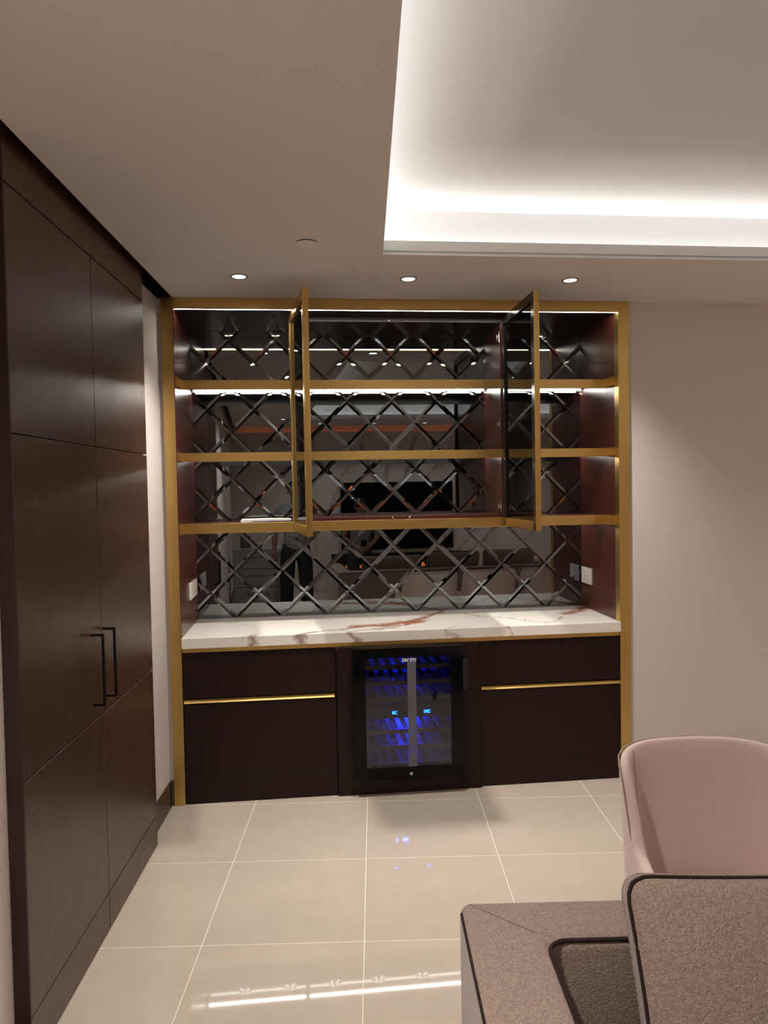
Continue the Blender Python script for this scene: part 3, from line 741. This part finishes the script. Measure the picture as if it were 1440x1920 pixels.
# --- blush chairs
def make_chair(label, loc, rz):
    t = thing('dining_chair', label, 'chair', loc, rz, 'blush upholstered chairs')
    HW = .242; pts = []
    # U path from front left arm round the back to the front right arm
    for k in range(7): pts.append((-HW - .004 * (6 - k), -.26 + k * .042))
    R_ = .17; cxx, cyy = -HW + R_, .0 + .04
    for k in range(9):
        a = math.pi - (math.pi / 2) * k / 8; pts.append((-HW + R_ + R_ * math.cos(a), .035 + R_ * 1.0 * math.sin(a)))
    pts.append((0, .035 + R_ + .012))
    full = pts + [(-x, y) for x, y in reversed(pts[:-1])]
    n = len(full)
    hs_ = []
    for i in range(n):
        k = min(i, n - 1 - i)
        if k <= 5: h = .600 + .006 * k
        elif k == 6: h = .650
        elif k == 7: h = .800
        elif k == 8: h = .845
        else: h = .862 + .010 * (1 - ((k - 9) / 6 - 1) ** 2 if k > 9 else 0)
        hs_.append(min(h, .878))
    vs_, fs = [], []
    ROWS = 7; z0 = .34
    for s_ in (1, -1):
        for i, (x, y) in enumerate(full):
            a, b = full[max(i - 1, 0)], full[min(i + 1, n - 1)]
            tx, ty = b[0] - a[0], b[1] - a[1]; L = math.hypot(tx, ty); nx, ny = -ty / L, tx / L   # outward
            for r_ in range(ROWS):
                f = r_ / (ROWS - 1); z = z0 + (hs_[i] - z0) * f
                th = .026 * (1 - .25 * f)
                rec = .085 * max(0, z - .45) ** 1.0 * (1 if y > -.05 else .2)
                flare = 1 + .16 * (z - .45)
                vs_.append((x * flare + s_ * nx * th, y + rec + s_ * ny * th, z))
    Kc = n * ROWS
    for i in range(n - 1):
        for r_ in range(ROWS - 1):
            a = i * ROWS + r_; fs.append((a, a + ROWS, a + ROWS + 1, a + 1)); fs.append((Kc + a, Kc + a + 1, Kc + a + ROWS + 1, Kc + a + ROWS))
        a = i * ROWS + ROWS - 1; fs.append((a, a + ROWS, Kc + a + ROWS, Kc + a))
        a = i * ROWS; fs.append((a, Kc + a, Kc + a + ROWS, a + ROWS))
    for i in (0, n - 1):
        for r_ in range(ROWS - 1):
            a = i * ROWS + r_; q = (a, a + 1, Kc + a + 1, Kc + a); fs.append(q if i == 0 else q[::-1])
    o = meshobj('back_shell', vs_, fs, M_PINK, t, True)
    bm = bmesh.new(); bm.from_mesh(o.data); bmesh.ops.recalc_face_normals(bm, faces=bm.faces); bm.to_mesh(o.data); bm.free()
    sb = o.modifiers.new('smooth', 'SUBSURF'); sb.levels = 1; sb.render_levels = 2
    # welt along the outer top edge and seams on the inner back
    top = [Vector(vs_[i * ROWS + ROWS - 1]) for i in range(n)]; tin = [Vector(vs_[Kc + i * ROWS + ROWS - 1]) for i in range(n)]
    tube('edge_welt', [a * .93 + b * .07 + Vector((0, 0, -.010)) for a, b in zip(top[6:n - 6], tin[6:n - 6])], .0025, mat('welt', (.34, .25, .22), .85), t, 6)
    seam = mat('seam', (.33, .22, .19), .9)
    for i in (10, n - 11):
        col_ = [Vector(vs_[Kc + i * ROWS + r_]) for r_ in range(1, ROWS)]
        nrm = Vector((-math.copysign(.3, col_[0].x), -1, 0)).normalized() * .0018
        tube('seam', smoothpath([c + nrm for c in col_], 4), .0011, seam, t, 5)
    rounded('seat', -HW + .01, HW - .01, -.27, .165, .36, .47, M_PINK, t, .035)
    rounded('seat_shell', -HW + .02, HW - .02, -.25, .16, .33, .365, M_LEG, t, .01, 2)
    for sx in (-1, 1):
        for y0, y1 in ((-.20, -.25), (.12, .20)):
            tube('leg', [(sx * .17, y0, .335), (sx * .225, y1, .0)], .012, M_LEG, t, 8)
    return t
chair = make_chair('blush pink upholstered armchair at the right edge behind the sofa cushion', (1.905, -1.985, 0), TA)
for x, y, lb in ((2.505, -2.04, 'second blush pink armchair from the left, seen only in the mirror'), (3.105, -2.09, 'third blush pink armchair from the left, seen only in the mirror')):
    c = copy_tree(chair); c.location = (x, y, 0); c['label'] = lb

# ================================================================== TELEVISION WALL (seen in the mirror)
slab = boxes('marble_slab', [(.87, 3.80, YR, YR + .05, .0, 2.57), (.87, 3.80, YR + .04, YR + .05, 2.57, 2.61)], M_MARBLEW, None); struct(slab); slab.name = 'wall_rear_marble'
tv = thing('television', 'large black flat television on the marble wall behind the photographer', 'television', (2.19, YR + .052, .68))
box('panel', -.925, .925, .012, .05, 0, 1.10, M_BLACK, tv, .004); box('screen', -.915, .915, .0501, .0515, .012, 1.09, M_BLACKGLOSS, tv); box('bracket', -.3, .3, 0, .012, .3, .8, M_BLACK, tv)
fp = thing('fireplace', 'long low electric fireplace with orange flames under the television', 'fireplace', (2.25, YR + .052, .22))
boxes('surround', [(-1.15, 1.15, 0, .10, 0, .16), (-1.15, 1.15, 0, .012, .16, .40)], M_BLACK, fp, .002)
flm = mat('flame', (.9, .3, .1), .5, emit=(1.0, .20, .04), es=.8)
for k in range(26):
    x = -1.08 + 2.16 * (k + random.random() * .7) / 26; h = .06 + .13 * random.random() ** 1.5; w_ = .022 + .03 * random.random()
    o = lathe('flame', [(.0001, 0), (w_ * .7, .012), (w_, h * .28), (w_ * .55, h * .6), (w_ * .18, h * .85), (.0001, h)], flm, fp, 8, 'Z', (0, 0, 0))
    o.location = (x, .05 + .03 * random.random(), .16); o.rotation_euler = (0, .25 * (random.random() - .5), 0)
for i, (x0, x1) in enumerate(((-.40, .86), (.88, 3.79), (3.81, XR - .01))):
    o = box('orange_light_strip', x0, x1, YR + .004, YR + .024, 2.5715, 2.578, M_ORANGE, None)
    tag(o, ['orange light strip left of the marble television wall', 'orange light strip along the top of the marble television wall', 'orange light strip right of the marble television wall'][i], 'light strip', 'orange light strips')
struct(box('trim_3', -.40, .865, YR, YR + .05, 2.50, 2.57, M_WALL)); struct(box('trim_4', 3.805, XR - .001, YR, YR + .05, 2.50, 2.57, M_WALL))
struct(box('trim_5', -.40, .865, YR + .04, YR + .05, 2.57, 2.61, M_WALL)); struct(box('trim_6', 3.805, XR - .001, YR + .04, YR + .05, 2.57, 2.61, M_WALL))

# white chest of drawers
ch = thing('chest_of_drawers', 'white chest of drawers with three long chrome handles by the rear wall', 'chest', (.02, -5.55, 0))
M_WH = mat('white_lacquer', (.33, .325, .315), .3)
box('body', -.34, .34, 0, .40, .03, .86, M_WH, ch, .004); boxes('plinth', [(-.32, .32, .02, .38, 0, .03)], M_BLACK, ch)
for k in range(3):
    z = .08 + k * .255
    dw = box('drawer', -.325, .325, .4005, .420, z, z + .245, M_WH, ch, .003, 1)
    boxes('handle', [(-.17, .17, .436, .448, z + .17, z + .182), (-.15, -.14, .420, .437, z + .171, z + .181), (.14, .15, .420, .437, z + .171, z + .181)], M_CHROME, dw, .002, 1)
o = thing('picture_frame', 'small dark picture frame standing on the white chest', 'picture frame', (-.16, -5.40, .861)); box('frame', -.07, .07, 0, .015, 0, .17, M_BLACK, o, .002); box('picture', -.055, .055, .0151, .0165, .015, .155, mat('photo_grey', (.12, .12, .13), .3), o)

# ================================================================== PEOPLE (seen in the mirror)
SKIN = mat('skin', (.16, .08, .055), .55); SKIN2 = mat('skin_light', (.30, .17, .12), .55); HAIR = mat('hair', (.008, .007, .007), .5)
def cloth(name, c0, c1, sc): 
    m = mat(name, c0, .85); k = N(m); v = k.n('ShaderNodeTexVoronoi'); v.inputs['Scale'].default_value = sc; k.l(k.coord(), v.inputs['Vector'])
    k.l(k.ramp(v.outputs['Distance'], [(.2, c0), (.6, c1)]), k.b.inputs['Base Color']); return m
def skin_mesh(name, nodes, edges, m, parent, root, lev=2):
    me = bpy.data.meshes.new(name); keys = list(nodes); ix = {k: i for i, k in enumerate(keys)}
    me.from_pydata([nodes[k][0] for k in keys], [(ix[a], ix[b]) for a, b in edges], []); me.update(); me.materials.append(m)
    o = link(bpy.data.objects.new(name, me), parent)
    md = o.modifiers.new('skin', 'SKIN'); md.use_smooth_shade = True
    sv = me.skin_vertices[0].data
    for k in keys:
        r = nodes[k][1]; sv[ix[k]].radius = r if isinstance(r, tuple) else (r, r); sv[ix[k]].use_root = (k == root)
    s2 = o.modifiers.new('smooth', 'SUBSURF'); s2.levels = 1; s2.render_levels = lev
    dg = bpy.context.evaluated_depsgraph_get(); s2.levels = lev; dg.update()
    m2 = bpy.data.meshes.new_from_object(o.evaluated_get(bpy.context.evaluated_depsgraph_get()))
    o.modifiers.clear(); o.data = m2
    for p in m2.polygons: p.use_smooth = True
    return o
def person(label, loc, rz, hgt, J, shirt, trous, skin, sleeve=.55):
    """J: joint positions in metres for a 1.75 m figure facing +y (local)"""
    t = thing('person', label, 'person', loc, rz); s = hgt / 1.75
    P = {k: tuple(c * s for c in v) for k, v in J.items()}
    def lerp(a, b, f): return tuple(P[a][i] + (P[b][i] - P[a][i]) * f for i in range(3))
    nodes = {'pel': (P['pel'], (.115 * s, .085 * s)), 'waist': (P['waist'], (.125 * s, .09 * s)), 'chest': (P['chest'], (.15 * s, .10 * s)), 'neck0': (P['neck'], .055 * s),
             'neck1': (lerp('neck', 'head', .35), .05 * s), 'head0': (lerp('neck', 'head', .72), (.068 * s, .078 * s)), 'head': (P['head'], (.076 * s, .092 * s)), 'crown': (P['crown'], (.055 * s, .065 * s))}
    edges = [('pel', 'waist'), ('waist', 'chest'), ('chest', 'neck0'), ('neck0', 'neck1'), ('neck1', 'head0'), ('head0', 'head'), ('head', 'crown')]
    sh, tr_ = {'hem': ((P['pel'][0], P['pel'][1], P['pel'][2] - .11 * s), (.172 * s, .128 * s)), 'waist': (lerp('pel', 'waist', .35), (.166 * s, .124 * s)), 'mid': (P['waist'], (.152 * s, .112 * s)), 'chest': (P['chest'], (.172 * s, .118 * s)), 'neck': (lerp('chest', 'neck', .8), (.085 * s, .075 * s))}, {}
    she = [('hem', 'waist'), ('waist', 'mid'), ('mid', 'chest'), ('chest', 'neck')]
    tr_['pel'] = (P['pel'], (.16 * s, .118 * s)); tr_['wst'] = (lerp('pel', 'waist', .9), (.14 * s, .102 * s)); tre = [('wst', 'pel')]
    for sd in 'LR':
        nodes['sho' + sd] = (P['sho' + sd], .062 * s); nodes['elb' + sd] = (P['elb' + sd], .042 * s); nodes['wri' + sd] = (P['wri' + sd], .028 * s)
        edges += [('chest', 'sho' + sd), ('sho' + sd, 'elb' + sd), ('elb' + sd, 'wri' + sd)]
        # hand: palm and five fingers
        w_ = Vector(P['wri' + sd]); d = (w_ - Vector(P['elb' + sd])).normalized(); sx = -1 if sd == 'L' else 1
        side = d.cross(Vector((0, 1, 0)));
        if side.length < .2: side = d.cross(Vector((0, 0, 1)))
        side.normalize(); curl = d.cross(side).normalized() * .25
        pm = w_ + d * .055 * s; nodes['palm' + sd] = (tuple(pm), (.036 * s, .018 * s)); edges.append(('wri' + sd, 'palm' + sd))
        for q, (o_, L_) in enumerate(((-.030, .070), (-.010, .082), (.010, .076), (.029, .060))):
            b0 = pm + side * o_ * s + d * .035 * s; b1 = b0 + (d + curl * .6).normalized() * L_ * .5 * s; b2 = b1 + (d + curl * 3).normalized() * L_ * .5 * s
            for nm, bb, rr in (('a', b0, .0095), ('b', b1, .009), ('c', b2, .0075)): nodes['f%s%d%s' % (sd, q, nm)] = (tuple(bb), rr * s)
            edges += [('palm' + sd, 'f%s%da' % (sd, q)), ('f%s%da' % (sd, q), 'f%s%db' % (sd, q)), ('f%s%db' % (sd, q), 'f%s%dc' % (sd, q))]
        b0 = pm - d * .02 * s + side * .042 * s * (1 if sd == 'L' else -1); b1 = b0 + (d * .7 + side * .6 * (1 if sd == 'L' else -1)).normalized() * .045 * s
        nodes['t%sa' % sd] = (tuple(b0), .011 * s); nodes['t%sb' % sd] = (tuple(b1), .009 * s); edges += [('palm' + sd, 't%sa' % sd), ('t%sa' % sd, 't%sb' % sd)]
        sh['sho' + sd] = (P['sho' + sd], .078 * s); sh['slv' + sd] = (lerp('sho' + sd, 'elb' + sd, sleeve), .066 * s); she += [('chest', 'sho' + sd), ('sho' + sd, 'slv' + sd)]
        nodes['hip' + sd] = (P['hip' + sd], .085 * s); nodes['kne' + sd] = (P['kne' + sd], .055 * s); nodes['calf' + sd] = (lerp('kne' + sd, 'ank' + sd, .3), .052 * s); nodes['ank' + sd] = (P['ank' + sd], .036 * s)
        toe = (P['ank' + sd][0] + sx * .02 * s, P['ank' + sd][1] + .15 * s, .035 * s); nodes['toe' + sd] = (toe, (.036 * s, .026 * s))
        edges += [('pel', 'hip' + sd), ('hip' + sd, 'kne' + sd), ('kne' + sd, 'calf' + sd), ('calf' + sd, 'ank' + sd), ('ank' + sd, 'toe' + sd)]
        tr_['hip' + sd] = (P['hip' + sd], .115 * s); tr_['kne' + sd] = (P['kne' + sd], .094 * s); tr_['cuf' + sd] = (lerp('kne' + sd, 'ank' + sd, .9), .080 * s)
        tre += [('pel', 'hip' + sd), ('hip' + sd, 'kne' + sd), ('kne' + sd, 'cuf' + sd)]
        bx_ = P['ank' + sd]
        shoe = box('shoe', bx_[0] - .046 * s, bx_[0] + .046 * s, bx_[1] - .075 * s, bx_[1] + .19 * s, .002, .085 * s, M_BLACK, t, .03, 3, True)
    skin_mesh('body', nodes, edges, skin, t, 'pel'); skin_mesh('shirt', sh, she, shirt, t, 'chest'); skin_mesh('trousers', tr_, tre, trous, t, 'pel')
    hd = Vector(P['head']); f = (Vector(J['face'])).normalized()
    # hair cap, nose, eyes, ears
    hv = lathe('hair', [(.0001, .105), (.05, .098), (.082, .070), (.094, .030), (.093, -.01), (.086, -.03)], HAIR, t, 20); hv.scale = (s * .92, s * 1.05, s); hv.location = hd + Vector((0, -.018, .035)) * s
    side = Vector((0, 0, 1)).cross(f).normalized()
    for q in (-1, 1):
        e_ = lathe('eye', [(.0001, .011), (.008, .008), (.011, 0), (.008, -.008), (.0001, -.011)], mat('eye', (.05, .04, .035), .2), t, 10); e_.location = hd + (f * .088 + side * q * .031 + Vector((0, 0, .005))) * s; e_.scale = (s, s * .7, s * .7)
        a_ = lathe('ear', [(.0001, .03), (.012, .024), (.016, 0), (.010, -.022), (.0001, -.03)], skin, t, 10); a_.location = hd + (side * q * .082 + Vector((0, 0, -.005))) * s; a_.scale = (s * .6, s * 1.2, s)
    nz = lathe('nose', [(.0001, .03), (.008, .012), (.015, -.012), (.010, -.022), (.0001, -.024)], skin, t, 10); nz.location = hd + (f * .095 + Vector((0, 0, -.02))) * s; nz.scale = (s, s, s)
    mo = lathe('mouth', [(.0001, .004), (.02, .002), (.024, 0), (.02, -.002), (.0001, -.004)], mat('lips', (.12, .04, .035), .5), t, 12); mo.location = hd + (f * .088 + Vector((0, 0, -.058))) * s; mo.scale = (s, s * .5, s * 1.5)
    return t
JA = dict(pel=(0, 0, .93), waist=(0, .01, 1.06), chest=(0, 0, 1.27), neck=(0, -.01, 1.47), head=(0, .015, 1.61), crown=(0, .0, 1.69), face=(0, 1, -.1),
          shoL=(-.18, 0, 1.40), elbL=(-.26, -.02, 1.12), wriL=(-.265, .06, .90), shoR=(.18, 0, 1.40), elbR=(.24, .12, 1.20), wriR=(.165, .20, 1.52),
          hipL=(-.10, 0, .86), kneL=(-.12, .02, .47), ankL=(-.13, -.02, .08), hipR=(.10, 0, .86), kneR=(.12, .02, .47), ankR=(.13, -.02, .08))
person('photographer in patterned grey shirt and black trousers reflected in the mirror, one arm hanging', (.575, -4.27, 0), 0, 1.80, JA,
       cloth('patterned_shirt', (.10, .10, .105), (.26, .26, .27), 60), mat('black_trousers', (.010, .010, .012), .85), SKIN)
JB = dict(pel=(0, 0, .93), waist=(0, .03, 1.06), chest=(0, .05, 1.26), neck=(0, .07, 1.45), head=(0, .11, 1.58), crown=(0, .10, 1.66), face=(0, 1, -.5),
          shoL=(-.18, .05, 1.38), elbL=(-.25, .06, 1.13), wriL=(-.10, .22, 1.03), shoR=(.18, .05, 1.38), elbR=(.26, .06, 1.13), wriR=(.12, .24, 1.04),
          hipL=(-.10, 0, .86), kneL=(-.11, .03, .47), ankL=(-.12, -.02, .08), hipR=(.10, 0, .86), kneR=(.14, .04, .47), ankR=(.16, -.02, .08))
person('person in grey t-shirt and jeans looking down at a phone, reflected behind the sofa', (1.42, -4.62, 0), math.radians(-6), 1.58, JB,
       cloth('grey_tshirt', (.17, .17, .17), (.20, .20, .20), 30), mat('dark_jeans', (.03, .036, .05), .85), SKIN2)
ph = box('phone', -.036, .036, -.0045, .0045, -.075, .075, M_BLACKGLOSS, None, .004); ph.location = (.742, -4.02, 1.645); tag(ph, 'black phone held up by the photographer', 'phone')
ph2 = box('phone', -.036, .036, -.0045, .0045, -.07, .07, M_BLACKGLOSS, None, .004); ph2.location = (1.45, -4.33, .965); ph2.rotation_euler = (-.9, 0, 0); tag(ph2, 'black phone held by the person in the grey t-shirt', 'phone')
